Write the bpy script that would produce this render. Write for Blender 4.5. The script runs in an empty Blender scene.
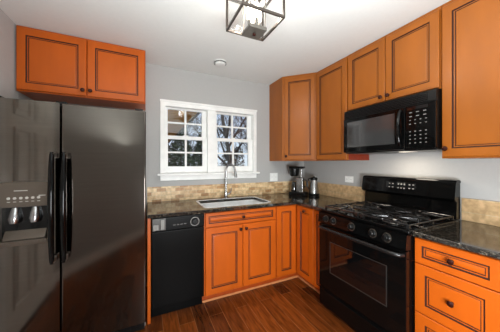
import bpy, bmesh, math, random
from mathutils import Vector, Matrix
random.seed(7)
C = bpy.context.scene.collection
S = bpy.context.scene
# ------------------------------------------------------------------ camera, world, light, exposure
cam_data = bpy.data.cameras.new('camera'); cam = bpy.data.objects.new('camera', cam_data); C.objects.link(cam)
cam.location = (-2.153, -2.620, 1.34)
cam.rotation_euler = (math.radians(90), 0, -0.439)
cam_data.sensor_width = 36; cam_data.sensor_fit = 'HORIZONTAL'
cam_data.lens = 217.17 / 500 * 36
cam_data.shift_x = (250 - 249.04) / 500
cam_data.shift_y = -(166 - 163.55) / 500
cam_data.clip_start = 0.02; cam_data.clip_end = 300
S.camera = cam

H = 2.435
world = bpy.data.worlds.new('sky'); S.world = world; world.use_nodes = True
wn = world.node_tree.nodes; wl = world.node_tree.links
bg = wn['Background']; tc = wn.new('ShaderNodeTexCoord'); sep = wn.new('ShaderNodeSeparateXYZ'); rp = wn.new('ShaderNodeValToRGB')
wl.new(tc.outputs['Generated'], sep.inputs[0]); wl.new(sep.outputs['Z'], rp.inputs[0]); wl.new(rp.outputs[0], bg.inputs[0])
rp.color_ramp.elements[0].position = 0.0; rp.color_ramp.elements[0].color = (0.80, 0.86, 0.95, 1)
rp.color_ramp.elements[1].position = 0.6; rp.color_ramp.elements[1].color = (0.24, 0.42, 0.85, 1)
bg.inputs[1].default_value = 1.3

def area(name, loc, rot, sx, sy, w, col=(1, 1, 1)):
    l = bpy.data.lights.new(name, 'AREA'); l.shape = 'RECTANGLE'; l.size = sx; l.size_y = sy; l.energy = w; l.color = col
    o = bpy.data.objects.new(name, l); C.objects.link(o); o.location = loc; o.rotation_euler = rot
    return o
area('rear_ceiling_fill', (-0.95, -4.1, 2.40), (0, 0, 0), 1.5, 2.2, 38, (0.92, 0.98, 1.0))  # soft fill added behind the camera, stands for no real fixture
area('low_fill', (-1.72, -3.02, 0.82), (math.radians(90), 0, math.radians(-30)), 0.65, 0.56, 60, (0.94, 0.98, 1.0))  # unseen low fill, added to brighten the base cabinets
area('bounce_fill', (-1.85, -2.45, 1.66), (math.radians(180), 0, 0), 1.4, 1.2, 60, (0.90, 0.985, 1.0))  # up-facing fill added to brighten the ceiling, no lamp there
area('hood_light', (-0.235, -1.50, 1.428), (0, 0, 0), 0.10, 0.16, 2.2, (1.0, 0.88, 0.72))
sun = bpy.data.lights.new('sun', 'SUN'); sun.energy = 1.6; sun.angle = 0.02; sun.color = (1, 0.94, 0.85)
so = bpy.data.objects.new('sun', sun); C.objects.link(so); so.rotation_euler = (math.radians(50), 0, math.radians(20))
S.view_settings.view_transform = 'Standard'; S.view_settings.look = 'None'; S.view_settings.gamma = 1
S.view_settings.exposure = -0.2

# ------------------------------------------------------------------ materials
def srgb(r, g, b):
    f = lambda c: (c / 255 / 12.92) if c / 255 <= 0.04045 else ((c / 255 + 0.055) / 1.055) ** 2.4
    return (f(r), f(g), f(b), 1)
def mat(name, col, rough=0.5, metal=0.0, noise=None, bump=0.0, spec=0.5, coat=0.0, emis=None):
    m = bpy.data.materials.new(name); m.use_nodes = True
    n = m.node_tree.nodes; l = m.node_tree.links; b = n['Principled BSDF']
    b.inputs['Base Color'].default_value = col; b.inputs['Roughness'].default_value = rough
    b.inputs['Metallic'].default_value = metal; b.inputs['Specular IOR Level'].default_value = spec
    b.inputs['Coat Weight'].default_value = coat; b.inputs['Coat Roughness'].default_value = 0.12
    if emis: b.inputs['Emission Color'].default_value = emis[0]; b.inputs['Emission Strength'].default_value = emis[1]
    # every material carries a small procedural variation
    sc, amt, stretch = noise or (9.0, 0.06, (1, 1, 1))
    t = n.new('ShaderNodeTexCoord'); mp = n.new('ShaderNodeMapping'); mp.inputs['Scale'].default_value = stretch
    nz = n.new('ShaderNodeTexNoise'); nz.inputs['Scale'].default_value = sc; nz.inputs['Detail'].default_value = 5
    l.new(t.outputs['Object'], mp.inputs[0]); l.new(mp.outputs[0], nz.inputs[0])
    cr = n.new('ShaderNodeValToRGB'); e = cr.color_ramp.elements
    e[0].position = 0.3; e[0].color = tuple(c * (1 - amt) for c in col[:3]) + (1,)
    e[1].position = 0.7; e[1].color = tuple(min(1, c * (1 + amt)) for c in col[:3]) + (1,)
    l.new(nz.outputs[0], cr.inputs[0]); l.new(cr.outputs[0], b.inputs['Base Color'])
    if bump:
        bp = n.new('ShaderNodeBump'); bp.inputs['Strength'].default_value = bump; bp.inputs['Distance'].default_value = 0.01
        l.new(nz.outputs[0], bp.inputs['Height']); l.new(bp.outputs[0], b.inputs['Normal'])
    return m
WOOD = mat('maple_cabinet', srgb(184, 84, 14), 0.38, noise=(2.2, 0.10, (3.5, 3.5, 1.0)), coat=0.03, spec=0.35)
GLAZE = mat('dark_glaze', srgb(58, 22, 9), 0.6)
KNOB = mat('dark_bronze', srgb(60, 26, 20), 0.3, 0.6)
WOODH = mat('yellower_maple_cabinet', srgb(156, 86, 22), 0.36, noise=(2.2, 0.10, (3.5, 3.5, 1.0)), coat=0.04, spec=0.4)  # yellower, darker copy of the maple, used on the right-hand wall cabinets
FSIDE = mat('fridge_side_grey', srgb(120, 119, 117), 0.5)
WALL = mat('grey_wall_paint', srgb(178, 177, 175), 0.85, noise=(40, 0.015, (1, 1, 1)), bump=0.03)
CEIL = mat('ceiling_paint', srgb(222, 222, 219), 0.9, noise=(40, 0.012, (1, 1, 1)), bump=0.03)
WHITE = mat('white_trim_paint', srgb(244, 244, 241), 0.4)
DOORW = mat('white_door_paint', srgb(232, 230, 224), 0.45)
BLACK = mat('black_enamel', srgb(8, 8, 8), 0.08, spec=0.25)
SATIN = mat('satin_black', srgb(5, 5, 5), 0.35, spec=0.1)
HANDLE = mat('range_handle_black', srgb(34, 33, 33), 0.25, 0.3)
MWGLASS = mat('screened_glass', srgb(56, 56, 56), 0.06, spec=0.9)
DARKRED = mat('dark_red_side', srgb(140, 46, 16), 0.4, noise=(2.6, 0.1, (5, 5, 1.0)))  # darker, redder tone for the thin sheet on the narrow wall cabinet's end
BLACKM = mat('black_plastic', srgb(11, 11, 11), 0.3, spec=0.3)
IRON = mat('cast_iron', srgb(24, 23, 23), 0.2, spec=1.0)
BGLASS = mat('black_glass', srgb(10, 10, 11), 0.04, spec=1.0)
DGREY = mat('dark_grey_trim', srgb(64, 62, 60), 0.3, 0.5)
KEYP = mat('grey_print', srgb(128, 126, 122), 0.5)
MARK = mat('pale_print', srgb(190, 188, 182), 0.5)
FRIDGE = mat('black_stainless', srgb(104, 98, 92), 0.10, 1.0, noise=(3, 0.05, (1, 1, 30)))
FGREY = mat('fridge_trim_grey', srgb(104, 95, 86), 0.3, 0.7)
STEEL = mat('brushed_steel', srgb(166, 166, 166), 0.25, 1.0)
SINKST = mat('sink_steel', srgb(240, 241, 241), 0.35, 0.1)
NICKEL = mat('antique_nickel', srgb(122, 117, 110), 0.35, 0.8)
BRONZE = mat('aged_bronze', srgb(74, 66, 60), 0.35, 0.7)
PLATE = mat('outlet_plastic', srgb(238, 238, 235), 0.4)
BULB = mat('bulb_glow', (1, 0.9, 0.75, 1), 0.3, emis=((1, 0.90, 0.76, 1), 7))
HOODL = mat('hood_lamp_glow', (1, 0.9, 0.75, 1), 0.3, emis=((1, 0.88, 0.70, 1), 0.8))
BARK = mat('bark', srgb(74, 62, 54), 0.9, noise=(6, 0.3, (1, 1, .3)))
NEEDLE = mat('conifer_green', srgb(62, 78, 48), 0.8, noise=(3, 0.4, (1, 1, 1)))
SHRUBM = mat('winter_shrub', srgb(92, 80, 58), 0.9, noise=(3, 0.4, (1, 1, 1)))
SOFFIT = mat('brown_soffit', srgb(214, 146, 56), 0.7, noise=(2, .15, (12, 1, 1)))
GROUND = mat('leafy_ground', srgb(112, 98, 70), 0.95, noise=(2, 0.35, (1, 1, 1)))
CARC = mat('cabinet_side', srgb(170, 72, 20), 0.4, noise=(2.6, 0.15, (5, 5, 1.0)))
SHOE = mat('shoe_moulding', srgb(214, 140, 88), 0.45)

def glassmat(name, tint=(1, 1, 1, 1), rough=0.02, ior=1.45):
    m = bpy.data.materials.new(name); m.use_nodes = True; n = m.node_tree.nodes; l = m.node_tree.links; n.remove(n['Principled BSDF'])
    tr = n.new('ShaderNodeBsdfTransparent'); tr.inputs[0].default_value = tint
    gl = n.new('ShaderNodeBsdfGlossy'); gl.inputs['Roughness'].default_value = rough
    lw = n.new('ShaderNodeLayerWeight'); lw.inputs['Blend'].default_value = 0.5; pw = n.new('ShaderNodeMath'); pw.operation = 'POWER'; pw.inputs[1].default_value = 5
    l.new(lw.outputs['Facing'], pw.inputs[0]); fr = n.new('ShaderNodeMath'); fr.operation = 'MULTIPLY_ADD'; fr.inputs[1].default_value = 0.6; fr.inputs[2].default_value = ((ior - 1) / (ior + 1)) ** 2
    l.new(pw.outputs[0], fr.inputs[0]); mx = n.new('ShaderNodeMixShader')
    l.new(fr.outputs[0], mx.inputs[0]); l.new(tr.outputs[0], mx.inputs[1]); l.new(gl.outputs[0], mx.inputs[2]); l.new(mx.outputs[0], n['Material Output'].inputs[0])
    return m
GLASS = glassmat('clear_glass', (0.93, 0.95, 0.95, 1))
SEEDED = glassmat('lantern_glass', (0.985, 0.985, 0.985, 1), 0.15, 1.25)

def granite():
    m = bpy.data.materials.new('dark_granite'); m.use_nodes = True; n = m.node_tree.nodes; l = m.node_tree.links; b = n['Principled BSDF']
    t = n.new('ShaderNodeTexCoord'); v = n.new('ShaderNodeTexVoronoi'); v.inputs['Scale'].default_value = 190
    z = n.new('ShaderNodeTexNoise'); z.inputs['Scale'].default_value = 110; z.inputs['Detail'].default_value = 6
    l.new(t.outputs['Object'], v.inputs[0]); l.new(t.outputs['Object'], z.inputs[0])
    r1 = n.new('ShaderNodeValToRGB'); e = r1.color_ramp.elements
    e[0].position = 0.48; e[0].color = srgb(14, 13, 13); e[1].position = 0.78; e[1].color = srgb(96, 88, 76)
    r2 = n.new('ShaderNodeValToRGB'); e = r2.color_ramp.elements
    e[0].position = 0.10; e[0].color = srgb(170, 160, 140); e[1].position = 0.2; e[1].color = (0, 0, 0, 1)
    l.new(z.outputs[0], r1.inputs[0]); l.new(v.outputs['Distance'], r2.inputs[0])
    mx = n.new('ShaderNodeMix'); mx.data_type = 'RGBA'; mx.blend_type = 'ADD'; mx.inputs[0].default_value = 0.6
    l.new(r1.outputs[0], mx.inputs[6]); l.new(r2.outputs[0], mx.inputs[7]); l.new(mx.outputs[2], b.inputs['Base Color'])
    b.inputs['Roughness'].default_value = 0.06; b.inputs['Specular IOR Level'].default_value = 1.0
    return m
GRANITE = granite()

def floormat():
    m = bpy.data.materials.new('dark_hardwood'); m.use_nodes = True; n = m.node_tree.nodes; l = m.node_tree.links; b = n['Principled BSDF']
    t = n.new('ShaderNodeTexCoord'); mp = n.new('ShaderNodeMapping'); mp.inputs['Rotation'].default_value = (0, 0, math.radians(90)); mp.inputs['Location'].default_value = (0.3, 0.035, 0)
    br = n.new('ShaderNodeTexBrick'); br.inputs['Scale'].default_value = 1; br.inputs['Brick Width'].default_value = 1.05; br.inputs['Row Height'].default_value = 0.125
    br.inputs['Mortar Size'].default_value = 0.0022; br.inputs['Mortar Smooth'].default_value = 0.2; br.offset = 0.37; br.offset_frequency = 2
    br.inputs['Color1'].default_value = srgb(76, 38, 15); br.inputs['Color2'].default_value = srgb(128, 66, 25); br.inputs['Mortar'].default_value = srgb(138, 88, 54)
    l.new(t.outputs['Object'], mp.inputs[0]); l.new(mp.outputs[0], br.inputs[0])
    m2 = n.new('ShaderNodeMapping'); m2.inputs['Scale'].default_value = (14, 1.6, 1)
    nz = n.new('ShaderNodeTexNoise'); nz.inputs['Scale'].default_value = 3.2; nz.inputs['Detail'].default_value = 8; nz.inputs['Distortion'].default_value = 0.6
    l.new(t.outputs['Object'], m2.inputs[0]); l.new(m2.outputs[0], nz.inputs[0])
    r = n.new('ShaderNodeValToRGB'); e = r.color_ramp.elements; e[0].position = 0.32; e[0].color = (0.45, 0.42, 0.40, 1); e[1].position = 0.7; e[1].color = (1.25, 1.2, 1.15, 1)
    l.new(nz.outputs[0], r.inputs[0])
    mx = n.new('ShaderNodeMix'); mx.data_type = 'RGBA'; mx.blend_type = 'MULTIPLY'; mx.inputs[0].default_value = 0.9
    l.new(br.outputs[0], mx.inputs[6]); l.new(r.outputs[0], mx.inputs[7]); l.new(mx.outputs[2], b.inputs['Base Color'])
    b.inputs['Roughness'].default_value = 0.27; b.inputs['Specular IOR Level'].default_value = 0.45
    bp = n.new('ShaderNodeBump'); bp.inputs['Strength'].default_value = 0.25; bp.inputs['Distance'].default_value = 0.004
    l.new(nz.outputs[0], bp.inputs['Height']); l.new(bp.outputs[0], b.inputs['Normal'])
    return m
FLOOR = floormat()

def tilemat(rot):
    m = bpy.data.materials.new('travertine_mosaic'); m.use_nodes = True; n = m.node_tree.nodes; l = m.node_tree.links; b = n['Principled BSDF']
    t = n.new('ShaderNodeTexCoord'); mp = n.new('ShaderNodeMapping'); mp.inputs['Rotation'].default_value = rot
    mp.inputs['Location'].default_value = (0.0, 0.0, 0.0)
    br = n.new('ShaderNodeTexBrick'); br.inputs['Scale'].default_value = 1; br.inputs['Brick Width'].default_value = 0.098; br.inputs['Row Height'].default_value = 0.041
    br.inputs['Mortar Size'].default_value = 0.0018; br.inputs['Bias'].default_value = -0.1
    br.inputs['Color1'].default_value = srgb(238, 210, 166); br.inputs['Color2'].default_value = srgb(172, 124, 76); br.inputs['Mortar'].default_value = srgb(214, 196, 164)
    l.new(t.outputs['Object'], mp.inputs[0]); l.new(mp.outputs[0], br.inputs[0])
    nz = n.new('ShaderNodeTexNoise'); nz.inputs['Scale'].default_value = 28; nz.inputs['Detail'].default_value = 7
    l.new(t.outputs['Object'], nz.inputs[0])
    r = n.new('ShaderNodeValToRGB'); e = r.color_ramp.elements; e[0].position = 0.35; e[0].color = (0.74, 0.7, 0.64, 1); e[1].position = 0.65; e[1].color = (1.08, 1.08, 1.06, 1)
    l.new(nz.outputs[0], r.inputs[0])
    mx = n.new('ShaderNodeMix'); mx.data_type = 'RGBA'; mx.blend_type = 'MULTIPLY'; mx.inputs[0].default_value = 1
    l.new(br.outputs[0], mx.inputs[6]); l.new(r.outputs[0], mx.inputs[7]); l.new(mx.outputs[2], b.inputs['Base Color'])
    b.inputs['Roughness'].default_value = 0.45
    bp = n.new('ShaderNodeBump'); bp.inputs['Strength'].default_value = 0.4; bp.inputs['Distance'].default_value = 0.003; bp.invert = True
    l.new(br.outputs['Fac'], bp.inputs['Height']); l.new(bp.outputs[0], b.inputs['Normal'])
    return m
TILE_B = tilemat((math.radians(-90), 0, 0))
TILE_R = tilemat((math.radians(-90), 0, math.radians(90)))

# ------------------------------------------------------------------ mesh helpers
def B(): return bmesh.new()
def box(bm, x0, x1, y0, y1, z0, z1, mi=0, bev=0.0, seg=2, M=None):
    m = Matrix.Translation(((x0 + x1) / 2, (y0 + y1) / 2, (z0 + z1) / 2)) @ Matrix.Diagonal((abs(x1 - x0), abs(y1 - y0), abs(z1 - z0), 1))
    if M: m = M @ m
    r = bmesh.ops.create_cube(bm, size=1, matrix=m)
    fs = set(f for v in r['verts'] for f in v.link_faces)
    for f in fs: f.material_index = mi
    if bev:
        es = list(set(e for v in r['verts'] for e in v.link_edges))
        rr = bmesh.ops.bevel(bm, geom=es, offset=bev, segments=seg, affect='EDGES', profile=0.5)
        for f in rr['faces']: f.material_index = mi
def cyl(bm, p0, p1, r0, r1=None, seg=16, mi=0, caps=True):
    p0 = Vector(p0); p1 = Vector(p1); d = p1 - p0; r1 = r0 if r1 is None else r1
    m = Matrix.Translation((p0 + p1) / 2) @ d.to_track_quat('Z', 'Y').to_matrix().to_4x4()
    r = bmesh.ops.create_cone(bm, cap_ends=caps, segments=seg, radius1=r0, radius2=r1, depth=d.length, matrix=m)
    for f in set(f for v in r['verts'] for f in v.link_faces): f.material_index = mi
def ring_frame(pts):
    out = []
    for i, p in enumerate(pts):
        a = pts[max(0, i - 1)]; b = pts[min(len(pts) - 1, i + 1)]
        out.append((b - a).normalized())
    return out
def tube(bm, pts, r, seg=12, mi=0, scale=None):
    pts = [Vector(p) for p in pts]; T = ring_frame(pts); rings = []
    ref = Vector((0, 0, 1)) if abs(T[0].z) < 0.9 else Vector((0, 1, 0))
    rr = r if isinstance(r, (list, tuple)) else [r] * len(pts)
    for p, t, q in zip(pts, T, rr):
        a = t.cross(ref).normalized(); b = a.cross(t).normalized(); ref = b
        rings.append([bm.verts.new(p + (a * math.cos(2 * math.pi * k / seg) + b * math.sin(2 * math.pi * k / seg)) * q) for k in range(seg)])
    for A, D in zip(rings, rings[1:]):
        for k in range(seg):
            f = bm.faces.new((A[k], A[(k + 1) % seg], D[(k + 1) % seg], D[k])); f.material_index = mi
    f = bm.faces.new(rings[0][::-1]); f.material_index = mi; f = bm.faces.new(rings[-1]); f.material_index = mi
def lathe(bm, prof, M=None, seg=24, mi=0, close=True):
    rings = []
    for r, z in prof:
        ring = []
        for k in range(seg):
            v = Vector((r * math.cos(2 * math.pi * k / seg), r * math.sin(2 * math.pi * k / seg), z))
            ring.append(bm.verts.new(M @ v if M else v))
        rings.append(ring)
    for A, D in zip(rings, rings[1:]):
        for k in range(seg):
            f = bm.faces.new((A[k], A[(k + 1) % seg], D[(k + 1) % seg], D[k])); f.material_index = mi
    if close:
        f = bm.faces.new(rings[0][::-1]); f.material_index = mi; f = bm.faces.new(rings[-1]); f.material_index = mi
def prism(bm, poly, axis, a0, a1, mi=0):
    # poly: 2D points in the plane normal to axis ('x': (y,z), 'y': (x,z), 'z': (x,y))
    def P(p, a): return {'x': (a, p[0], p[1]), 'y': (p[0], a, p[1]), 'z': (p[0], p[1], a)}[axis]
    A = [bm.verts.new(P(p, a0)) for p in poly]; D = [bm.verts.new(P(p, a1)) for p in poly]; n = len(poly)
    fs = [bm.faces.new(A), bm.faces.new(D[::-1])] + [bm.faces.new((A[i], D[i], D[(i + 1) % n], A[(i + 1) % n])) for i in range(n)]
    for f in fs: f.material_index = mi
def wloc(o):
    v = Vector((0, 0, 0))
    while o: v += o.location; o = o.parent
    return v
def obj(name, bm, mats, parent=None, origin=None, smooth=35):
    """bm holds world coordinates; the object is linked as one mesh"""
    if not isinstance(mats, (list, tuple)): mats = [mats]
    base = Vector(origin) if origin else (Vector((0, 0, 0)))
    if parent: base = wloc(parent)
    bmesh.ops.recalc_face_normals(bm, faces=bm.faces)
    bmesh.ops.translate(bm, verts=bm.verts, vec=-base)
    me = bpy.data.meshes.new(name); bm.to_mesh(me); bm.free()
    for m in mats: me.materials.append(m)
    if smooth:
        me.shade_smooth(); me.set_sharp_from_angle(angle=math.radians(smooth))
    o = bpy.data.objects.new(name, me); C.objects.link(o)
    if smooth and len(me.polygons) < 3000:
        wm = o.modifiers.new('weighted_normals', 'WEIGHTED_NORMAL'); wm.keep_sharp = True; wm.weight = 100
    if parent: o.parent = parent
    else: o.location = base
    return o
def tag(o, label, cat, group=None, kind=None):
    o['label'] = label; o['category'] = cat
    if group: o['group'] = group
    if kind: o['kind'] = kind
    return o
def thing(name, label, cat, loc, group=None):
    o = bpy.data.objects.new(name, None); o.empty_display_size = 0.1; C.objects.link(o); o.location = loc
    return tag(o, label, cat, group)
def struct(name, bm, mats, parent=None, smooth=35):
    o = obj(name, bm, mats, parent, smooth=smooth)
    if not parent: o['kind'] = 'structure'
    return o
def bevbox(name, b6, m, parent, bev=0.004, seg=2):
    bm = B(); box(bm, *b6, bev=bev, seg=seg); return obj(name, bm, m, parent)

# ------------------------------------------------------------------ setting
RX0, RY0 = -3.09, -5.5
bm = B(); box(bm, RX0 - .1, 0.1, RY0 - .1, 0.12, -0.1, 0.0); struct('floor', bm, FLOOR)
bm = B(); box(bm, RX0 - .1, 0.1, RY0 - .1, 0.12, H, H + 0.1); struct('ceiling', bm, CEIL)
WX0, WX1, WZ0, WZ1 = -1.985, -0.845, 1.195, 2.02      # rough opening
bm = B()
box(bm, RX0 - .1, WX0, 0, 0.12, 0, H); box(bm, WX1, 0.1, 0, 0.12, 0, H)
box(bm, WX0, WX1, 0, 0.12, 0, WZ0); box(bm, WX0, WX1, 0, 0.12, WZ1, H)
struct('wall_back', bm, WALL)
bm = B(); box(bm, 0, 0.1, RY0, 0, 0, H); struct('wall_right', bm, WALL)
bm = B(); box(bm, RX0 - .1, RX0, RY0, 0, 0, H); struct('wall_left', bm, WALL)
bm = B(); box(bm, RX0 - .1, 0.1, RY0 - .1, RY0, 0, H); struct('wall_rear', bm, WALL)
# angled wall behind the camera (seen in the refrigerator doors)
ga, gb = Vector((-3.09, -1.99, 0)), Vector((-2.10, -3.56, 0)); gd = (gb - ga).normalized(); gn = Vector((-gd.y, gd.x, 0)) * -1
if gn.x > 0: gn = -gn
bm = B(); prism(bm, [(ga.x, ga.y), (gb.x, gb.y), (gb.x, RY0), (RX0, RY0)], 'z', 0, H); struct('wall_angled', bm, WALL)
bm = B(); n2 = -gn * 0.014; prism(bm, [(ga.x, ga.y), (gb.x, gb.y), (gb.x + n2.x, gb.y + n2.y), (ga.x + n2.x, ga.y + n2.y)], 'z', 0, 0.12); struct('baseboard_angled', bm, WHITE)
bm = B(); box(bm, RX0, RX0 + .014, -1.96, -1.88, 0, .12); struct('baseboard_left', bm, WHITE)

# six panel door on the left wall (mirrored in the freezer door)
d = bpy.data.objects.new('door_1', None); C.objects.link(d); d.location = (RX0, -1.38, 0); d['kind'] = 'structure'
bm = B(); box(bm, RX0 + .002, RX0 + .02, -1.78, -0.98, 0.01, 2.03); dp = obj('door_slab', bm, DOORW, d)
for (z0, z1) in ((0.22, 0.86), (1.0, 1.62), (1.72, 1.94)):
    for (y0, y1) in ((-1.68, -1.42), (-1.34, -1.08)):
        bm = B()
        for k, (i, x) in enumerate(((0, .021), (.02, .021),)): pass
        for (a, b_, c, e_) in ((y0, y1, z0, z0 + .022), (y0, y1, z1 - .022, z1), (y0, y0 + .022, z0 + .022, z1 - .022), (y1 - .022, y1, z0 + .022, z1 - .022)):
            box(bm, RX0 + .02, RX0 + .028, a, b_, c, e_, bev=0.002)
        box(bm, RX0 + .0205, RX0 + .026, y0 + .05, y1 - .05, z0 + .05, z1 - .05, bev=.003); obj('panel_moulding', bm, DOORW, d)
bm = B(); box(bm, RX0 + .001, RX0 + .024, -1.86, -1.785, 0, 2.1); box(bm, RX0 + .001, RX0 + .024, -0.975, -0.90, 0, 2.1); box(bm, RX0 + .001, RX0 + .024, -1.785, -0.975, 2.035, 2.1); obj('door_casing', bm, WHITE, d)
bm = B(); cyl(bm, (RX0 + .02, -1.72, .95), (RX0 + .06, -1.72, .95), .012); lathe(bm, [(.001, 0), (.022, .004), (.028, .018), (.02, .032), (.001, .036)], Matrix.Translation((RX0 + .055, -1.72, .95)) @ Matrix.Rotation(math.pi / 2, 4, 'Y')); obj('door_knob', bm, NICKEL, d)

# window: a mulled pair of double hung sashes
w = bpy.data.objects.new('window_1', None); C.objects.link(w); w.location = (-1.42, 0, 1.2); w['kind'] = 'structure'
bm = B()
CX0, CX1, CZ0, CZ1 = -2.02, -0.82, 1.21, 2.046
box(bm, CX0, WX0 + .02, -.022, 0, CZ0, CZ1, bev=.003); box(bm, WX1 - .02, CX1, -.022, 0, CZ0, CZ1, bev=.003)
box(bm, WX0 + .02, WX1 - .02, -.022, 0, 1.99, CZ1, bev=.003)
box(bm, CX0 - .004, CX1 + .004, -.032, 0, CZ1 - .012, CZ1 + .01, bev=.003)
obj('window_casing', bm, WHITE, w)
bm = B(); box(bm, WX0, WX0 + .02, .0, .115, WZ0, WZ1); box(bm, WX1 - .02, WX1, .0, .115, WZ0, WZ1); box(bm, WX0 + .02, WX1 - .02, 0, .115, 1.99, WZ1); box(bm, WX0 + .02, WX1 - .02, 0, .115, WZ0, 1.215)
box(bm, -1.485, -1.385, -.012, .115, 1.215, 1.99); obj('jamb', bm, WHITE, w)
bm = B(); box(bm, -2.05, -0.79, -.062, .0, 1.205, 1.228, bev=.006); obj('window_sill', bm, WHITE, w)
bm = B(); box(bm, -2.02, -0.82, -.02, 0, 1.148, 1.2045, bev=.003); obj('window_apron', bm, WHITE, w)
def sash(x0, x1, gx0, gx1, gm, z0, z1, gz0, gz1, gzm, y):
    bm = B(); y1 = y + .03
    box(bm, x0, gx0, y, y1, z0, z1, bev=.002); box(bm, gx1, x1, y, y1, z0, z1, bev=.002)
    box(bm, gx0, gx1, y, y1, z0, gz0); box(bm, gx0, gx1, y, y1, gz1, z1)
    box(bm, gm - .011, gm + .011, y + .004, y1 - .004, gz0, gz1); box(bm, gx0, gx1, y + .003, y1 - .005, gzm - .009, gzm + .009)
    s = obj('sash', bm, WHITE, w)
    bm = B(); box(bm, gx0 - .003, gx1 + .003, y + .013, y + .017, gz0 - .003, gz1 + .003); obj('pane', bm, GLASS, s)
for (x0, x1, gx0, gx1, gm) in ((-1.965, -1.485, -1.937, -1.54, -1.737), (-1.385, -0.865, -1.35, -0.925, -1.139)):
    sash(x0, x1, gx0, gx1, gm, 1.627, 1.99, 1.667, 1.973, 1.818, .055)
    sash(x0, x1, gx0, gx1, gm, 1.2155, 1.662, 1.307, 1.622, 1.47, .02)
for x in (-1.737, -1.139):
    bm = B(); box(bm, x - .03, x + .03, .022, .045, 1.6625, 1.675, bev=.003); obj('sash_lock', bm, WHITE, w)

# ------------------------------------------------------------------ cabinet fronts
def front(name, parent, O, u, n, w_, h, ins=0.058, th=0.019, knob=None, label=None, wood=None):
    """O: bottom corner (world), u: width direction, n: outward normal. Builds front > panel, knob."""
    wood = wood or WOOD
    u = Vector(u); n = Vector(n); O = Vector(O)
    def W(x, y, z): return O + u * x + n * y + Vector((0, 0, z))
    def ring(bm, i, y): return [bm.verts.new(W(a, y, c)) for a, c in ((i, i), (w_ - i, i), (w_ - i, h - i), (i, h - i))]
    def rings(bm, prof):
        R = [ring(bm, i, y) for i, y, m in prof]
        for k in range(len(R) - 1):
            for j in range(4):
                f = bm.faces.new((R[k][j], R[k][(j + 1) % 4], R[k + 1][(j + 1) % 4], R[k + 1][j])); f.material_index = prof[k + 1][2]
        f = bm.faces.new(R[0][::-1]); f.material_index = prof[0][2]
        f = bm.faces.new(R[-1]); f.material_index = prof[-1][2]
    bm = B()
    rings(bm, [(0, 0, 0), (0, th - .004, 0), (.004, th, 0), (ins, th, 0), (ins + .002, th - .0065, 1), (ins + .0085, th - .0075, 1)])
    o = obj(name, bm, [wood, GLAZE], parent)
    bm = B(); j = ins + .0087
    rings(bm, [(j, th - .0074, 0), (j + .001, th - .003, 0), (j + .006, th - .003, 0), (j + .0068, th - .006, 1), (j + .0108, th - .0058, 1), (j + .020, th - .0015, 0)])
    pn = obj('panel', bm, [wood, GLAZE], o)
    if knob:
        kx, kz = knob; M = Matrix.Translation(W(kx, th, kz)) @ n.to_track_quat('Z', 'Y').to_matrix().to_4x4()
        bm = B(); lathe(bm, [(.009, 0.0), (.006, .006), (.006, .012), (.015, .017), (.0165, .023), (.012, .029), (.002, .031)], M, 20)
        obj('knob', bm, KNOB, o)
    return o
X = (1, 0, 0); NY = (0, -1, 0); NX = (-1, 0, 0); MY = (0, -1, 0)

def carcass(parent, b6, mats=None, name='body'):
    bm = B(); box(bm, *b6, bev=.0015, seg=1); return obj(name, bm, mats or WOOD, parent)

# ---- wall cabinets
t = thing('wall_cabinet', 'two door wall cabinet of orange maple above the refrigerator', 'cabinet', (-2.625, -.15, 1.915), 'wall cabinets')
del t['group']
carcass(t, (-3.084, -2.168, -.295, -.002, 1.915, H - .003))
front('door', t, (-3.078, -.296, 1.925), X, NY, .448, .488, knob=(.425, .045), ins=.055)
front('door', t, (-2.622, -.296, 1.925), X, NY, .448, .488, knob=(.023, .045), ins=.055)
FX = -.315
t = thing('corner_wall_cabinet', 'tall angled wall cabinet of orange maple in the room corner', 'cabinet', (-.3, -.3, 1.375))
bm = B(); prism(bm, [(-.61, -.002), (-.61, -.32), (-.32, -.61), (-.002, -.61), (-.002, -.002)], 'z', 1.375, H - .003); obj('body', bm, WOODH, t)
dd = Vector((.29, -.29, 0)); L = dd.length; du = dd.normalized(); dn = Vector((-du.y * -1, -du.x, 0)); dn = Vector((-1, -1, 0)).normalized()
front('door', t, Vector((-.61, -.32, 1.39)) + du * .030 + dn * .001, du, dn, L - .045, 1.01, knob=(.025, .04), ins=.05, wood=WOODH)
t = thing('wall_cabinet', 'narrow tall orange maple wall cabinet just left of the microwave', 'cabinet', (-.16, -.84, 1.375))
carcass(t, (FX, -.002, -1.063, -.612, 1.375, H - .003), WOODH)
bm = B(); box(bm, FX + .002, -.003, -1.0645, -1.0632, 1.376, H - .004); obj('side_panel', bm, DARKRED, t)['label'] = 'dark red side panel'
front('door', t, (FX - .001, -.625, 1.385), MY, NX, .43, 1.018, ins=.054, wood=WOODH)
t = thing('wall_cabinet', 'short two door orange maple wall cabinet above the microwave', 'cabinet', (-.16, -1.447, 1.857))
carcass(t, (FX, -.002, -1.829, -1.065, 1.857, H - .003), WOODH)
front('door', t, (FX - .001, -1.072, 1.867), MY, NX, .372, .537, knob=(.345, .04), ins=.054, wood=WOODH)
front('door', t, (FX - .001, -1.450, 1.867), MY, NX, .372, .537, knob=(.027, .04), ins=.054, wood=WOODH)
t = thing('wall_cabinet', 'tall orange maple wall cabinet right of the microwave over the drawers', 'cabinet', (-.16, -2.06, 1.375))
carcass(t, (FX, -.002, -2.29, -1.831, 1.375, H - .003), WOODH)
front('door', t, (FX - .001, -1.838, 1.385), MY, NX, .445, 1.018, knob=(.025, .055), ins=.054, wood=WOODH)

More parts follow.
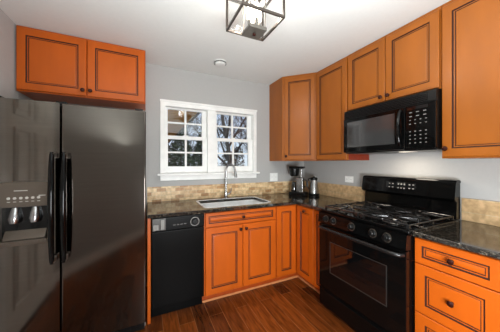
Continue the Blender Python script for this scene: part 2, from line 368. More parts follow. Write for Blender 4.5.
# ---- base cabinets
FY = -.612
def toe_y(parent, x0, x1):
    bm = B(); box(bm, x0, x1, -.535, -.50, 0.001, .1005); o = obj('toe_kick', bm, CARC, parent)
    bm = B(); box(bm, x0, x1, -.548, -.536, 0.001, .02, bev=.004); obj('shoe_moulding', bm, SHOE, o)
def toe_x(parent, y0, y1):
    bm = B(); box(bm, -.535, -.50, y0, y1, 0.001, .1005); o = obj('toe_kick', bm, CARC, parent)
    bm = B(); box(bm, -.548, -.536, y0, y1, 0.001, .02, bev=.004); obj('shoe_moulding', bm, SHOE, o)
t = thing('base_cabinet', 'two door orange maple base cabinet under the sink', 'cabinet', (-1.295, -.31, 0))
bm = B(); box(bm, -1.674, -1.656, FY, -.004, .101, .884); box(bm, -.916, -.898, FY, -.004, .101, .884); box(bm, -1.656, -.916, FY, -.004, .101, .12)
box(bm, -1.656, -.916, FY, FY + .02, .12, .16); box(bm, -1.656, -.916, FY, FY + .02, .70, .76); box(bm, -1.656, -.916, FY, FY + .02, .85, .884); box(bm, -1.656, -.916, -.02, -.004, .12, .60)
obj('body', bm, WOOD, t)
front('false_drawer_front', t, (-1.664, FY - .001, .745), X, NY, .757, .132, ins=.03, knob=(.3785, .066))
front('door', t, (-1.664, FY - .001, .108), X, NY, .376, .628, knob=(.348, .585))
front('door', t, (-1.283, FY - .001, .108), X, NY, .376, .628, knob=(.028, .585))
toe_y(t, -1.674, -.898)
t = thing('corner_base_cabinet', 'orange maple corner base cabinet with folding doors', 'cabinet', (-.45, -.45, 0))
bm = B(); prism(bm, [(-.896, -.004), (-.896, FY), (FY, FY), (FY, -.912), (-.004, -.912), (-.004, -.004)], 'z', .101, .884); obj('body', bm, WOOD, t)
front('door', t, (-.888, FY - .001, .108), X, NY, .248, .767, ins=.06)
front('door', t, (FY - .001, -.640, .108), MY, NX, .265, .767, ins=.06, knob=(.14, .725))
bm = B(); prism(bm, [(-.896, -.50), (-.50, -.50), (-.50, -.912), (-.535, -.912), (-.535, -.535), (-.896, -.535)], 'z', .001, .1005); o = obj('toe_kick', bm, CARC, t)
bm = B(); prism(bm, [(-.896, -.536), (-.536, -.536), (-.536, -.912), (-.548, -.912), (-.548, -.548), (-.896, -.548)], 'z', .001, .02); obj('shoe_moulding', bm, SHOE, o)
t = thing('base_cabinet', 'very narrow orange maple base cabinet left of the range', 'cabinet', (-.31, -.99, 0))
carcass(t, (FY, -.004, -1.052, -.914, .101, .884))
front('door', t, (FY - .001, -.918, .108), MY, NX, .130, .767, ins=.034)
toe_x(t, -1.052, -.914)
t = thing('drawer_cabinet', 'orange maple base cabinet with three drawers right of the range', 'cabinet', (-.31, -2.02, 0))
carcass(t, (FY, -.004, -2.205, -1.8205, .101, .884))
front('drawer', t, (FY - .001, -1.826, .724), MY, NX, .372, .152, ins=.040, knob=(.186, .076))
front('drawer', t, (FY - .001, -1.826, .421), MY, NX, .372, .298, ins=.056, knob=(.186, .149))
front('drawer', t, (FY - .001, -1.826, .108), MY, NX, .372, .308, ins=.056, knob=(.186, .154))
toe_x(t, -2.205, -1.8205)
t = thing('base_cabinet', 'orange maple base cabinet at the near end of the right worktop', 'cabinet', (-.31, -2.44, 0))
carcass(t, (FY, -.004, -2.67, -2.207, .101, .884))
front('drawer', t, (FY - .001, -2.219, .724), MY, NX, .444, .152, ins=.040, knob=(.222, .076))
front('door', t, (FY - .001, -2.219, .108), MY, NX, .444, .611, knob=(.03, .57))
toe_x(t, -2.67, -2.207)
t = thing('end_panel', 'thin orange maple end panel between refrigerator and dishwasher', 'panel', (-2.138, -.3, 0))
bm = B(); box(bm, -2.150, -2.126, -.628, -.004, .001, .884, bev=.001, seg=1); obj('panel_board', bm, WOOD, t)

# ---- worktops
SX0, SX1, SY0, SY1 = -1.64, -0.93, -.565, -.15
def rrect(x0, x1, y0, y1, r, n=5):
    P = []
    for cx, cy, a in ((x1 - r, y1 - r, 0), (x0 + r, y1 - r, 90), (x0 + r, y0 + r, 180), (x1 - r, y0 + r, 270)):
        for k in range(n + 1):
            q = math.radians(a + 90 * k / n); P.append((cx + r * math.cos(q), cy + r * math.sin(q)))
    return P
def holed(bm, outer, inner, z0, z1, mi=0):
    rings = []
    for z in (z0, z1):
        es = []; vs = []
        for loop in (outer, inner):
            V = [bm.verts.new((x, y, z)) for x, y in loop]; vs.append(V)
            es += [bm.edges.new((V[i], V[(i + 1) % len(V)])) for i in range(len(V))]
        r = bmesh.ops.triangle_fill(bm, use_beauty=True, use_dissolve=False, edges=es)
        rings.append(vs)
    for k in (0, 1):
        A, D = rings[0][k], rings[1][k]
        for i in range(len(A)):
            j = (i + 1) % len(A); bm.faces.new((A[i], A[j], D[j], D[i]))
bm = B()
outer = [(-2.152, -.004), (-2.152, -.65), (-.65, -.65), (-.65, -1.052), (-.004, -1.052), (-.004, -.004)]
holed(bm, outer, rrect(SX0, SX1, SY0, SY1, .05), .886, .916)
bmesh.ops.recalc_face_normals(bm, faces=bm.faces)
es = [e for e in bm.edges if abs(e.verts[0].co.z - .916) < 1e-5 and abs(e.verts[1].co.z - .916) < 1e-5 and e.calc_face_angle(0) > 1]
bmesh.ops.bevel(bm, geom=es, offset=.005, segments=3, affect='EDGES')
tag(obj('countertop', bm, GRANITE, origin=(-1, -.3, .886)), 'dark speckled granite worktop running under the window around the sink', 'countertop')
bm = B(); box(bm, -.65, -.004, -2.69, -1.8205, .886, .916, bev=.005, seg=3)
tag(obj('countertop', bm, GRANITE, origin=(-.3, -2.2, .886)), 'dark speckled granite worktop right of the range', 'countertop')
# ---- backsplashes
bm = B(); box(bm, -2.152, -.014, -.013, -.001, .917, 1.082)
tag(obj('tile_backsplash', bm, TILE_B), 'tan stone tile backsplash strip below the window', 'backsplash')
bm = B(); box(bm, -.013, -.001, -1.056, -.001, .917, 1.082)
tag(obj('tile_backsplash', bm, TILE_R), 'tan stone tile backsplash strip behind the coffee maker, left of range', 'backsplash')
bm = B(); box(bm, -.013, -.001, -2.69, -1.822, .917, 1.082)
tag(obj('tile_backsplash', bm, TILE_R), 'tan stone tile backsplash strip right of the range', 'backsplash')

# ---- sink and faucet
t = thing('sink', 'stainless steel sink set into the granite worktop', 'sink', (-1.28, -.36, .7))
bm = B(); rims = []
for (g, z, r) in ((.0125, .8855, .055), (-.0, .8855, .05), (-.004, .87, .05), (-.012, .72, .05), (-.03, .705, .05), (-.10, .702, .04)):
    rims.append([bm.verts.new((x, y, z)) for x, y in rrect(SX0 - g, SX1 + g, SY0 - g, SY1 + g, r + min(g, 0) * .2)])
for A, D in zip(rims, rims[1:]):
    for i in range(len(A)):
        j = (i + 1) % len(A); bm.faces.new((A[i], A[j], D[j], D[i]))
bm.faces.new(rims[-1]); bw = obj('bowl', bm, SINKST, t)
bm = B(); outer = rrect(SX0 - .02, SX1 + .02, SY0 - .018, SY1 + .02, .06); holed(bm, outer, rrect(SX0 + .001, SX1 - .001, SY0 + .001, SY1 - .001, .05), .9165, .9195); obj('rim', bm, SINKST, t)
bm = B(); lathe(bm, [(.045, .7025), (.045, .706), (.03, .706), (.028, .704), (.001, .704)], Matrix.Translation((-1.28, -.36, 0)), 24); obj('drain', bm, DGREY, t)
t = thing('faucet', 'tall brushed steel gooseneck pull-down faucet behind the sink', 'faucet', (-1.275, -.085, .9165))
bm = B(); lathe(bm, [(.027, .917), (.027, .924), (.02, .932), (.018, .99), (.0145, 1.0)], Matrix.Translation((-1.275, -.085, 0)), 24); obj('base', bm, STEEL, t)
pts = [(-1.275, -.085, .99 + k * .03) for k in range(8)]; R = .062; dv = Vector((.66, -.75, 0)).normalized()
for k in range(1, 15):
    a = math.pi * k / 14 * .98; c = R * (1 - math.cos(a)); pts.append((-1.275 + dv.x * c, -.085 + dv.y * c, 1.2 + .05 + R * 1.25 * math.sin(a) ))
last = Vector(pts[-1])
bm = B(); tube(bm, pts, .0115, 14); obj('spout', bm, STEEL, t)
bm = B(); e1 = last + Vector((dv.x * .012, dv.y * .012, -.085)); tube(bm, [last + Vector((0, 0, .004)), last + (e1 - last) * .4, e1 - (e1 - last) * .05, e1], [.0125, .015, .0185, .015], 16); obj('spray_head', bm, STEEL, t)
bm = B(); tube(bm, [(-1.257, -.085, .965), (-1.235, -.09, .968), (-1.215, -.098, 1.0), (-1.208, -.1, 1.035)], [.010, .0095, .006, .005], 10); obj('lever', bm, STEEL, t)

# ---- dishwasher
t = thing('dishwasher', 'slim black built-in dishwasher left of the sink cabinet', 'dishwasher', (-1.9, -.31, 0))
DX0, DX1 = -2.121, -1.679
bm = B(); box(bm, DX0, DX1, -.60, -.02, .10, .882); obj('body', bm, BLACKM, t)
bevbox('door', (DX0, DX1, -.640, -.6005, .12, .762), SATIN, t, .006)
bm = B(); box(bm, DX0, DX1, -.652, -.6005, .766, .882, bev=.008); cp = obj('control_panel', bm, SATIN, t)
bm = B(); M = Matrix.Translation((-1.765, -.6525, .822)) @ Matrix.Rotation(math.pi / 2, 4, 'X')
lathe(bm, [(.040, 0), (.040, .003), (.034, .003), (.034, .0)], M, 32, 0, False); o = obj('dial_ring', bm, KEYP, cp)
bm = B(); lathe(bm, [(.030, 0), (.028, .012), (.024, .016), (.001, .016)], M, 28); box(bm, -1.768, -1.762, -.676, -.668, .80, .844, 0, .002); obj('dial', bm, BLACKM, cp)
bm = B(); box(bm, -2.112, -2.010, -.6545, -.6525, .776, .876); lp = obj('latch_plate', bm, DGREY, cp)
bm = B(); box(bm, -2.108, -2.066, -.659, -.6546, .782, .826, bev=.002); obj('cycle_label', bm, KEYP, cp)
bm = B(); box(bm, -2.052, -2.020, -.668, -.6546, .784, .868, bev=.006); obj('latch', bm, KEYP, cp)
for x in (-1.95, -1.92, -1.89, -1.86):
    bm = B(); box(bm, x, x + .02, -.656, -.6525, .806, .816, bev=.001); obj('button', bm, DGREY, cp)
bevbox('toe_kick', (DX0, DX1, -.55, -.53, .001, .0995), SATIN, t, .002)

# ---- refrigerator
t = thing('refrigerator', 'large dark steel side-by-side refrigerator with water dispenser', 'refrigerator', (-2.62, -.37, 0))
F0, F1, FS = -3.068, -2.161, -2.690
bm = B(); box(bm, F0 + .003, F1 - .003, -.652, -.02, .012, 1.742, bev=.004); obj('body', bm, FSIDE, t)
YD = -.725
bm = B()
DP = (-3.010, -2.737, .812, 1.222)
for b6 in ((F0, DP[0], YD, -.655, .085, 1.755), (DP[1], FS - .004, YD, -.655, .085, 1.755), (DP[0], DP[1], YD, -.655, .085, DP[2]), (DP[0], DP[1], YD, -.655, DP[3], 1.755)):
    box(bm, *b6)
bmesh.ops.remove_doubles(bm, verts=bm.verts, dist=.0002)
fd = obj('freezer_door', bm, FRIDGE, t)
bm = B(); box(bm, FS + .004, F1, YD, -.655, .085, 1.755, bev=.010, seg=3); rd = obj('refrigerator_door', bm, FRIDGE, t)
for x, par in ((FS - .030, fd), (FS + .033, rd)):
    bm = B(); P = []; N = 24
    for k in range(N + 1):
        s = k / N; P.append((x, YD - .052 - .016 * math.sin(math.pi * s), .68 + .735 * s))
    tube(bm, P, [.010 + .008 * math.sin(math.pi * min(1, max(0, k / N))) ** .5 for k in range(N + 1)], 12)
    h = obj('handle', bm, BLACK, par)
    for z in (.70, 1.395):
        bm = B(); box(bm, x - .011, x + .011, YD - .060, YD - .0005, z - .018, z + .018, bev=.005); obj('handle_mount', bm, FGREY, h) if False else obj('handle_mount', bm, FGREY, par)
# dispenser
px0, px1, pz0, pz1 = DP
bm = B()
box(bm, px0 + .001, px1 - .001, YD - .008, -.70, 1.060, pz1 - .001, bev=.004)
box(bm, px0 + .001, px0 + .020, YD - .008, -.70, pz0 + .001, 1.060); box(bm, px1 - .020, px1 - .001, YD - .008, -.70, pz0 + .001, 1.060)
box(bm, px0 + .020, px1 - .020, YD - .008, -.70, pz0 + .001, .832)
dz = obj('dispenser_panel', bm, FGREY, fd)
bm = B(); box(bm, px0 + .0205, px1 - .0205, -.699, -.66, .833, 1.0595); obj('dispenser_recess', bm, BLACK, fd)
bm = B(); box(bm, px0 + .0205, px1 - .0205, YD - .028, -.700, .8325, .848, bev=.003)
for k in range(12): box(bm, px0 + .03 + k * .0175, px0 + .036 + k * .0175, YD - .022, -.705, .848, .852)
obj('drip_tray', bm, FGREY, fd)
bm = B(); prism(bm, [(YD - .012, .852), (-.700, .852), (-.700, .905), (YD + .010, .885)], 'x', px0 + .035, px1 - .032); obj('tray_ramp', bm, FGREY, fd)
for x in (-2.925, -2.825):
    bm = B(); tube(bm, [(x, -.705, 1.055), (x, -.712, 1.02), (x, -.718, .985), (x, -.722, .955)], [.02, .026, .030, .022], 14); obj('paddle', bm, STEEL, fd)
for k in range(6):
    bm = B(); cyl(bm, (-2.945 + k * .029, YD - .0085, 1.118), (-2.945 + k * .029, YD - .0125, 1.118), .008, seg=12)
    box(bm, -2.952 + k * .029, -2.938 + k * .029, YD - .010, YD - .0085, 1.093, 1.097); obj('dispenser_button', bm, MARK, fd)
bm = B(); box(bm, -2.80, -2.765, YD - .010, YD - .0085, 1.128, 1.133); obj('light_marking', bm, MARK, fd)
bm = B(); box(bm, -2.92, -2.855, YD - .010, YD - .0085, 1.163, 1.168); obj('nameplate', bm, MARK, fd)
bm = B(); box(bm, F0 + .01, F1 - .01, -.69, -.655, .015, .080, bev=.004)
for k in range(20): box(bm, F0 + .03 + k * .0435, F0 + .058 + k * .0435, -.693, -.689, .03, .065)
obj('toe_grille', bm, BLACKM, t)
for x in (F0 + .05, F1 - .05, FS):
    bm = B(); box(bm, x - .03, x + .03, -.71, -.60, 1.7425 if x == FS else 1.7565, 1.770, bev=.004); obj('hinge_cap', bm, BLACKM, t)
bm = B(); box(bm, F0 + .03, F1 - .03, -.60, -.1, 0.001, .0115); obj('foot', bm, BLACKM, t)

# ---- range
t = thing('gas_range', 'black freestanding gas range with oven between the base cabinets', 'range', (-.35, -1.448, 0))
R0, R1 = -1.817, -1.057; RF = -.655
bm = B(); box(bm, RF, -.02, R0, R1, .03, .895, bev=.002); obj('body', bm, BLACK, t)
bm = B()                                      # cooktop with raised lip
box(bm, RF - .022, -.075, R0 - .002, R1 + .002, .8955, .918, bev=.006, seg=3); ct = obj('cooktop', bm, BLACK, t)
bm = B(); prism(bm, [(RF, .885), (RF - .020, .8945), (RF - .040, .890), (RF - .050, .800), (RF, .795)], 'y', R0, R1); cp = obj('control_panel', bm, BLACK, t)
for y in (-1.150, -1.235, -1.418, -1.595, -1.697):
    n = Vector((-1, 0, .11)).normalized(); M = Matrix.Translation((RF - .0462, y, .845)) @ n.to_track_quat('Z', 'Y').to_matrix().to_4x4()
    r = .021 
    bm = B(); lathe(bm, [(r + .004, 0.0), (r + .004, .004), (r, .007), (r - .003, .026), (r - .006, .029), (.001, .029)], M, 24)
    box(bm, -.004, .004, -r + .004, r - .004, .028, .035, bev=.0015, M=M); k = obj('knob', bm, BLACKM, cp)
    bm = B(); lathe(bm, [(r + .010, 0.0002), (r + .010, .0014), (r + .0055, .0014), (r + .0055, .0002)], M, 28, 0, False); obj('knob_ring', bm, FGREY, cp)
bm = B(); box(bm, RF - .042, RF - .001, R0 + .003, R1 - .003, .215, .790, bev=.006)
od = obj('oven_door', bm, BLACK, t)
bm = B(); box(bm, RF - .0445, RF - .0425, -1.690, -1.200, .385, .650, bev=.0008, seg=1); obj('oven_window', bm, BGLASS, od)
bm = B()
for (a, b_, c, e_) in ((-1.695, -1.195, .650, .654), (-1.695, -1.195, .379, .385), (-1.695, -1.690, .385, .650), (-1.200, -1.195, .385, .650)): box(bm, RF - .046, RF - .0425, a, b_, c, e_)
obj('window_trim', bm, DGREY, od)
bm = B(); tube(bm, [(RF - .043, -1.10, .765), (RF - .075, -1.105, .768), (RF - .090, -1.125, .77)] + [(RF - .093, -1.15 - k * .06, .77) for k in range(11)] + [(RF - .090, -1.772, .77), (RF - .075, -1.79, .768), (RF - .043, -1.797, .765)], .0135, 14); obj('handle', bm, HANDLE, od)
bm = B(); box(bm, RF - .038, RF - .001, R0 + .003, R1 - .003, .045, .207, bev=.006); dr = obj('storage_drawer', bm, BLACK, t)
bm = B(); box(bm, RF - .052, RF - .0385, -1.78, -1.12, .178, .197, bev=.005); obj('drawer_lip', bm, BLACK, dr)
for y in (R0 + .06, R1 - .06):
    for x in (-.60, -.10):
        bm = B(); cyl(bm, (x, y, 0.001), (x, y, .0295), .02); obj('foot', bm, BLACKM, t)
# backguard
bm = B(); prism(bm, [(-.073, .9185), (-.012, .9185), (-.012, 1.19), (-.055, 1.19), (-.062, 1.0475)], 'y', R0 + .004, R1 - .004); bgd = obj('backguard', bm, BLACK, t)
bm = B(); prism(bm, [(-.064, 1.048), (-.100, 1.060), (-.112, 1.075), (-.094, 1.195), (-.079, 1.214), (-.045, 1.218), (-.014, 1.212), (-.014, 1.191), (-.054, 1.191)], 'y', R0 - .002, R1 + .003)
bmesh.ops.recalc_face_normals(bm, faces=bm.faces)
bmesh.ops.bevel(bm, geom=[e for e in bm.edges if abs(e.verts[0].co.y - e.verts[1].co.y) < 1e-6], offset=.004, segments=2, affect='EDGES'); co = obj('console', bm, BLACK, t)
def onc(y, s):  # point on the slanted console face
    a = Vector((-.112, y, 1.075)); b_ = Vector((-.094, y, 1.195)); return a + (b_ - a) * s
cn = Vector((-.120, 0, .018)).normalized()
def cbox(bm, yl, yr, s0, s1, th, mi=0, off=.0):
    V = []
    for q in (off, off + th):
        V += [bm.verts.new(onc(y, s) + cn * q) for y, s in ((yl, s0), (yr, s0), (yr, s1), (yl, s1))]
    for f in ((3, 2, 1, 0), (4, 5, 6, 7), (0, 1, 5, 4), (1, 2, 6, 5), (2, 3, 7, 6), (3, 0, 4, 7)):
        bm.faces.new([V[i] for i in f]).material_index = mi
bm = B(); cbox(bm, -1.31, -1.56, .36, .84, .0012, off=.0006); dis = obj('clock_display', bm, BGLASS, co)
def button(y, wd, s0, s1):
    bm = B(); cbox(bm, y, y - wd, s0, s1, .001, off=.002); obj('button', bm, KEYP, co, smooth=0)
for y in (-1.335, -1.365, -1.505, -1.535):
    for q in (.38, .64): button(y, .014, q, q + .07)
for y in (-1.415, -1.440, -1.465): button(y, .012, .62, .74); button(y, .012, .36, .43)
# burners and grates
bx = (-.525, -.225); by = (-1.255, -1.640)
for x in bx:
    for y in by:
        M = Matrix.Translation((x, y, 0)); bm = B()
        lathe(bm, [(.075, .9185), (.07, .921), (.045, .922), (.043, .930), (.001, .930)], M, 28); b1 = obj('burner', bm, DGREY, ct)
        bm = B(); lathe(bm, [(.032, .9305), (.036, .934), (.035, .940), (.028, .943), (.001, .944)], M, 28); obj('burner_cap', bm, IRON, ct)
gz = .955
for y0, y1 in ((-1.437, -1.085), (-1.811, -1.459)):
    bm = B(); xs = (-.655, -.100); yc = (y0 + y1) / 2; rr = .0055
    a0, a1 = xs[0] + .01, xs[1]
    def bar(p, q, r=rr): 
        p = Vector(p); q = Vector(q); dd_ = (q - p); m = Matrix.Translation((p + q) / 2) @ dd_.to_track_quat('X', 'Z').to_matrix().to_4x4()
        box(bm, -dd_.length / 2, dd_.length / 2, -r, r, -r, r, bev=.0015, seg=1, M=m)
    for y in (y0 + .012, y1 - .012): bar((a0, y, gz - .010), (a1, y, gz - .010))
    for x in (a0, (a0 + a1) / 2, a1): bar((x, y0 + .012, gz - .010), (x, y1 - .012, gz - .010))
    for x in bx:
        for k in range(4):
            a = math.pi / 4 + k * math.pi / 2 
            bar((x + .03 * math.cos(a), yc + .03 * math.sin(a), gz), (x + .155 * math.cos(a) * .80, yc + .155 * math.sin(a), gz - .004))
        for sgn in (-1, 1):
            bar((x, yc + sgn * .035, gz), (x, yc + sgn * (y1 - y0) / 2 * .93, gz - .003)); bar((x + sgn * .035, yc, gz), (x + sgn * .135, yc, gz - .003))
    for x in (a0, (a0 + a1) / 2, a1):
        for y in (y0 + .012, y1 - .012): box(bm, x - .008, x + .008, y - .008, y + .008, .9185, gz - .006)
    obj('grate', bm, IRON, ct)

# ---- microwave
t = thing('microwave', 'black over-the-range microwave hung under the short wall cabinet', 'microwave', (-.2, -1.447, 1.438))
M0, M1, MF = -1.828, -1.068, -.362
bm = B(); box(bm, MF, -.004, M0, M1, 1.438, 1.855, bev=.003); obj('body', bm, BLACKM, t)
bm = B(); box(bm, MF - .018, MF - .001, M0, M1, 1.772, 1.850, bev=.004)
for k in range(5): box(bm, MF - .023, MF - .0175, M0 + .05, M1 - .01, 1.782 + k * .0125, 1.788 + k * .0125)
obj('vent_grille', bm, BLACKM, t)
YH = -1.635
bm = B(); box(bm, MF - .028, MF - .001, YH, M1 - .001, 1.448, 1.769, bev=.006); dm = obj('door', bm, BLACK, t)
bm = B(); box(bm, MF - .0302, MF - .0285, -1.56, -1.115, 1.495, 1.735, bev=.0006, seg=1); obj('door_window', bm, MWGLASS, dm)
bm = B(); P = []
for k in range(17):
    s = k / 16; P.append((MF - .030 - .036 * math.sin(math.pi * s) ** .6, -1.605, 1.475 + .27 * s))
tube(bm, P, .013, 12); obj('handle', bm, BLACK, dm)
bm = B(); box(bm, MF - .026, MF - .001, M0, YH - .002, 1.448, 1.769, bev=.005); kp = obj('control_panel', bm, BLACK, t)
bm = B(); box(bm, MF - .0275, MF - .0262, M0 + .045, YH - .018, 1.735, 1.758); obj('display', bm, BGLASS, kp)
for rz in range(9):
    z = 1.715 - rz * .028
    if rz == 4: continue
    for c in range(4 if rz > 1 else 3):
        wd = .010 if rz > 1 else .018; st = .034 if rz > 1 else .045
        y = YH - .030 - c * st
        bm = B(); box(bm, MF - .0275, MF - .0262, y - wd, y, z - .003, z + .003); obj('key', bm, KEYP, kp, smooth=0)
bm = B(); box(bm, -.27, -.19, -1.62, -1.52, 1.4335, 1.4375, bev=.001); obj('cooktop_lamp', bm, HOODL, t)
for y0, y1 in ((-1.80, -1.62), (-1.38, -1.10)):
    bm = B(); box(bm, -.36, -.06, y0, y1, 1.434, 1.4375, bev=.001); obj('grease_filter', bm, DGREY, t)

# ---- ceiling lantern
FCX, FCY = -1.555, -1.42; FH = .137; FZ = 2.194
t = thing('ceiling_light', 'square glass and metal lantern mounted on the ceiling', 'ceiling light', (FCX, FCY, H))
bm = B(); box(bm, FCX - .085, FCX + .085, FCY - .085, FCY + .085, H - .022, H - .001, bev=.004); obj('canopy', bm, NICKEL, t)
bm = B(); bb = .006
for z0, z1 in ((FZ, FZ + .016), (H - .034, H - .018)):
    for s in (-1, 1):
        box(bm, FCX - FH, FCX + FH, FCY + s * (FH - bb) - bb, FCY + s * (FH - bb) + bb, z0, z1, bev=.002)
        box(bm, FCX + s * (FH - bb) - bb, FCX + s * (FH - bb) + bb, FCY - FH + 2 * bb, FCY + FH - 2 * bb, z0, z1, bev=.002)
for sx in (-1, 1):
    for sy in (-1, 1): box(bm, FCX + sx * (FH - .006) - .006, FCX + sx * (FH - .006) + .006, FCY + sy * (FH - .006) - .006, FCY + sy * (FH - .006) + .006, FZ + .016, H - .034)
for s in (-1, 1): box(bm, FCX - .006, FCX + .006, FCY + s * .085, FCY + s * (FH - .008), H - .032, H - .022)
obj('cage', bm, BRONZE, t)
for s, ax in ((-1, 'x'), (1, 'x'), (-1, 'y'), (1, 'y')):
    bm = B(); q = FH - .010
    if ax == 'x': box(bm, FCX + s * q - .0015, FCX + s * q + .0015, FCY - FH + .014, FCY + FH - .014, FZ + .017, H - .035)
    else: box(bm, FCX - FH + .014, FCX + FH - .014, FCY + s * q - .0015, FCY + s * q + .0015, FZ + .017, H - .035)
    obj('glass_pane', bm, SEEDED, t)
bm = B(); box(bm, FCX - .058, FCX + .058, FCY - .058, FCY + .058, 2.142, 2.164, bev=.003); bp = obj('lower_plate', bm, NICKEL, t)
bm = B(); lathe(bm, [(.001, 2.128), (.009, 2.130), (.011, 2.136), (.008, 2.1415)], Matrix.Translation((FCX, FCY, 0)), 16); obj('finial', bm, KNOB, bp)
for sx in (-1, 1):
    for sy in (-1, 1):
        bm = B(); cyl(bm, (FCX + sx * .05, FCY + sy * .05, 2.1645), (FCX + sx * .05, FCY + sy * .05, H - .022), .0035, seg=8); obj('rod', bm, NICKEL, t)
for sx, sy in ((-1, 0), (1, 0), (0, 1), (0, -1)):
    x, y = FCX + sx * .034, FCY + sy * .034
    bm = B(); cyl(bm, (x, y, 2.1645), (x, y, 2.215), .010, seg=14); sk = obj('socket', bm, NICKEL, t)
    bm = B(); lathe(bm, [(.009, 2.2155), (.015, 2.235), (.018, 2.26), (.014, 2.29), (.006, 2.315), (.001, 2.325)], Matrix.Translation((x, y, 0)), 16); obj('bulb', bm, BULB, sk)
l = bpy.data.lights.new('lantern_light', 'POINT'); l.energy = 14; l.color = (1, 0.96, 0.90); l.shadow_soft_size = .06
lo = bpy.data.objects.new('lantern_light', l); C.objects.link(lo); lo.location = (FCX, FCY, 2.275)

t = thing('smoke_detector', 'small round white smoke detector on the ceiling near the window', 'smoke detector', (-1.44, -.37, H))
bm = B(); lathe(bm, [(.070, H - .001), (.070, H - .010), (.064, H - .012)], Matrix.Translation((-1.44, -.37, 0)), 32); obj('base', bm, CEIL, t)
bm = B(); lathe(bm, [(.058, H - .0125), (.058, H - .020), (.052, H - .034), (.03, H - .038), (.001, H - .038)], Matrix.Translation((-1.44, -.37, 0)), 32); obj('cover', bm, CEIL, t)
bm = B(); lathe(bm, [(.0640, H - .0205), (.0660, H - .0215), (.0665, H - .0125), (.0645, H - .0122)], Matrix.Translation((-1.44, -.37, 0)), 32, 0, False); obj('vent_ring', bm, DGREY, t)

# ---- outlets
def outlet(kind, cx, cz, wd, ht, label):
    loc = (cx, -.001, cz) if kind == 'b' else (-.001, cx, cz)
    t = thing('wall_outlet', label, 'outlet', loc)
    def bb_(bm, a0, a1, d0, d1, z0, z1, **k):
        if kind == 'b': box(bm, a0, a1, -d1, -d0, z0, z1, **k)
        else: box(bm, -d1, -d0, a0, a1, z0, z1, **k)
    bm = B(); bb_(bm, cx - wd / 2, cx + wd / 2, .001, .007, cz - ht / 2, cz + ht / 2, bev=.002); obj('cover_plate', bm, PLATE, t)
    for s in (-1, 1):
        bm = B(); bb_(bm, cx + s * wd * .25 - .017, cx + s * wd * .25 + .017, .0072, .0095, cz - ht * .32, cz + ht * .32, bev=.002)
        r = obj('receptacle' if (s < 0 or kind == 'r') else 'switch', bm, WHITE, t)
        bm = B()
        for q in (-.006, .006): bb_(bm, cx + s * wd * .25 + q - .001, cx + s * wd * .25 + q + .001, .0096, .0099, cz - .006, cz + .006)
        obj('slot', bm, DGREY, r)
outlet('b', -.540, 1.150, .125, .115, 'white two gang wall plate right of the window, beneath the corner cabinet')
outlet('r', -.81, 1.155, .115, .074, 'white wall outlet just left of the range backguard')

# ---- coffee maker and thermal carafe
ax = Vector((.55, -.835, 0)).normalized()    # long direction of the coffee maker, roughly across the view
ay = Vector((-.835, -.55, 0)).normalized()
O = Vector((-.309, -.284, .917))
Mc = Matrix(((ax.x, -ay.x, 0, O.x), (ax.y, -ay.y, 0, O.y), (0, 0, 1, O.z), (0, 0, 0, 1))) @ Matrix.Diagonal((1.18, 1.15, 1, 1))
t = thing('coffee_maker', 'black and steel drip coffee maker in the corner of the worktop', 'coffee maker', O)
bm = B(); box(bm, -.105, .075, -.065, .065, 0, .045, bev=.006, M=Mc); obj('base', bm, BLACKM, t)
bm = B(); box(bm, -.03, .045, -.045, .045, .046, .235, bev=.008, M=Mc); obj('water_tank', bm, STEEL, t)
bm = B(); box(bm, .0, .025, -.012, .012, .236, .355, bev=.004, M=Mc); obj('column', bm, STEEL, t)
bm = B(); box(bm, -.12, .055, -.03, .03, .356, .385, bev=.008, M=Mc); obj('outlet_arm', bm, BLACKM, t)
bm = B(); lathe(bm, [(.040, .255), (.050, .27), (.058, .345), (.056, .3555)], Mc @ Matrix.Translation((-.065, 0, 0)), 24); obj('brew_basket', bm, BLACKM, t)
bm = B(); tube(bm, [Mc @ Vector(p) for p in ((.047, 0, .21), (.075, 0, .205), (.082, 0, .16), (.075, 0, .12), (.047, 0, .115))], .007, 10); obj('handle', bm, BLACKM, t)
bm = B(); lathe(bm, [(.03, .0455), (.034, .06), (.032, .12), (.024, .15), (.022, .18)], Mc @ Matrix.Translation((-.067, 0, 0)), 20); obj('jug', bm, BGLASS, t)
bm = B(); box(bm, -.035, .05, -.05, .05, .2355, .25, bev=.004, M=Mc @ Matrix.Translation((0, .0, 0))) ; 
bm.free()
cxp = (-.165, -.395)
t = thing('thermal_carafe', 'conical steel carafe with black lid right of the coffee maker', 'carafe', (cxp[0], cxp[1], .917))
Mt = Matrix.Translation((cxp[0], cxp[1], .917))
bm = B(); lathe(bm, [(.068, 0), (.070, .01), (.070, .03), (.066, .035)], Mt, 28); obj('base', bm, BLACKM, t)
bm = B(); lathe(bm, [(.064, .0355), (.064, .05), (.055, .12), (.043, .19), (.040, .205)], Mt, 28); obj('body', bm, STEEL, t)
bm = B(); lathe(bm, [(.043, .2055), (.046, .215), (.044, .235), (.03, .242), (.012, .243), (.012, .255), (.001, .256)], Mt, 28); obj('lid', bm, BLACKM, t)
bm = B(); hv = Vector((-.55, .835, 0))
hv = (-ax).normalized(); hs = Vector((cxp[0], cxp[1], .917))
tube(bm, [hs + hv * .044 + Vector((0, 0, .225)), hs + hv * .07 + Vector((0, 0, .22)), hs + hv * .083 + Vector((0, 0, .17)), hs + hv * .082 + Vector((0, 0, .12)), hs + hv * .068 + Vector((0, 0, .09)), hs + hv * .0585 + Vector((0, 0, .09))], .0075, 10)
obj('handle', bm, BLACKM, t)

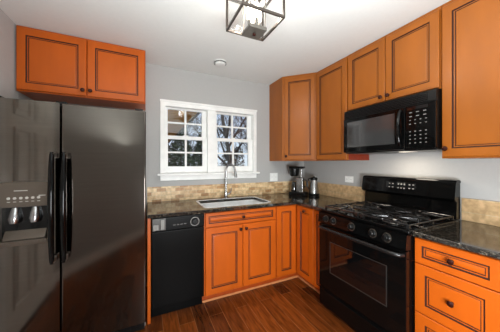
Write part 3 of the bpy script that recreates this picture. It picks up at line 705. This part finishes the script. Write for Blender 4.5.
# ------------------------------------------------------------------ outside the window
bm = B(); box(bm, -30, 60, .3, 90, -1.1, -1.0); struct('ground', bm, GROUND)
t = thing('porch_roof', 'brown boarded porch roof seen through the upper left window panes', 'roof', (-3, 3, 2.6))
bm = B(); box(bm, -5.0, -1.02, 1.1, 12.0, 2.60, 2.68)
for k in range(51): box(bm, -5.0, -1.02, 1.12 + k * .21, 1.125 + k * .21, 2.595, 2.60)
obj('soffit', bm, SOFFIT, t)
bm = B(); box(bm, -1.02, -.98, 1.1, 12.0, 2.56, 2.76); box(bm, -5.0, -1.02, 12.0, 12.04, 2.56, 2.76); obj('fascia', bm, mat('fascia_brown', srgb(74, 52, 36), .6), t)
bm = B(); box(bm, -5.0, -4.7, 1.1, 12.0, -1, 2.595); obj('side_wall', bm, SOFFIT, t)
bm = B(); box(bm, -2.6, -2.45, 11.7, 11.85, -1.0, 2.595); obj('post', bm, mat('post_brown', srgb(74, 52, 36), .6), t)

def bare_tree(x, y, h, r, lean, seed, label, group=None):
    rnd = random.Random(seed); bm = B()
    def branch(p, d, L_, r_, depth):
        n = 4; pts = [p]; rs = [r_]
        for k in range(n):
            d = (d + Vector((rnd.uniform(-.16, .16), rnd.uniform(-.16, .16), rnd.uniform(-.03, .10)))).normalized()
            pts.append(pts[-1] + d * L_ / n); rs.append(r_ * (1 - .55 * (k + 1) / n))
        tube(bm, pts, rs, 6 if depth < 2 else 3)
        if depth >= 4 : return
        for k in range(5 if depth else 9):
            s = rnd.uniform(.35, 1) if depth else rnd.uniform(.3, 1); i = min(n - 1, int(s * n)); q = pts[i] + (pts[i + 1] - pts[i]) * (s * n - i)
            a = rnd.uniform(0, 2 * math.pi); side = Vector((math.cos(a), math.sin(a), rnd.uniform(.1, .9))).normalized()
            branch(q, (d * .55 + side).normalized(), L_ * rnd.uniform(.42, .6), max(.007, r_ * (1 - .5 * s) * .5), depth + 1)
    branch(Vector((x, y, -1.02)), Vector((lean, 0, 1)).normalized(), h * .7, r, 0)
    tag(obj('bare_tree', bm, BARK, origin=(x, y, -1.0)), label, 'tree', group)
def dirpt(u, D):   # a place on the ground seen in that direction (bearing measured from the camera spot)
    a = (u - 249.04) / 217.17; s, c = math.sin(.439), math.cos(.439)
    return (-2.153 + (s + a * c) * D, -2.62 + (c - a * s) * D)
x, y = -.2, 3.3
bare_tree(2.6, 9.6, 9.5, .17, -.10, 11, 'thick dark leaning bare tree seen in the right window')
for i, (x, y, h) in enumerate(((-1.6, 13.5, 6.5), (1.0, 13.5, 7), (5.0, 12.0, 7), (3.4, 17, 7.5), (-.3, 18.0, 7.5), (8.0, 15.5, 7.5), (6.3, 19, 8))):
    bare_tree(x, y, h, .085, random.uniform(-.1, .1), 20 + i, 'slim leafless tree in the yard beyond the window', 'slim leafless trees beyond the window')
def foliage(name, x, y, z0, z1, rad, n, m, label, cat, group, cone=True, leaf=.16, seed=1):
    rnd = random.Random(seed); t = thing(name, label, cat, (x, y, -1.0), group)
    bm = B(); tube(bm, [(x, y, -1.02), (x, y, z1 * .9)], [.09, .02], 7); obj('trunk', bm, BARK, t)
    bm = B()
    for k in range(n):
        s = rnd.random() ** (1.4 if cone else .8); z = z0 + (z1 - z0) * s
        R = rad * ((1 - s) + .05 if cone else math.sqrt(max(0, 1 - (2 * s - 1) ** 2)) * .9 + .1) * math.sqrt(rnd.uniform(.25, 1)); a = rnd.uniform(0, 6.2832)
        p = Vector((x + R * math.cos(a), y + R * math.sin(a), z))
        q = [Vector((rnd.uniform(-1, 1), rnd.uniform(-1, 1), rnd.uniform(-.6, .6))) * leaf for _ in range(3)]
        bm.faces.new([bm.verts.new(p + v) for v in q])
    obj('foliage', bm, m, t, smooth=0)
for i, (x, y, z1, rad) in enumerate(((-.62, 8.6, 3.6, 1.25), (-2.4, 14.5, 4.4, 1.3), (.9, 11.0, 3.3, 1.2))):
    foliage('conifer', x, y, -.9, z1, rad, 3800, NEEDLE, 'dark green conifer in the yard beyond the window', 'tree', 'conifers beyond the window', seed=i, leaf=.13)
for i in range(13):
    x = -4.0 + i * 1.75
    foliage('shrub', x, 21.5 + (i % 2) * 1.4, -1.0, 2.3 + (i * 7 % 5) * .28, .95, 1500, SHRUBM, 'brown winter shrub at the far edge of the yard', 'shrub', 'winter shrubs beyond the window', cone=False, leaf=.17, seed=40 + i)
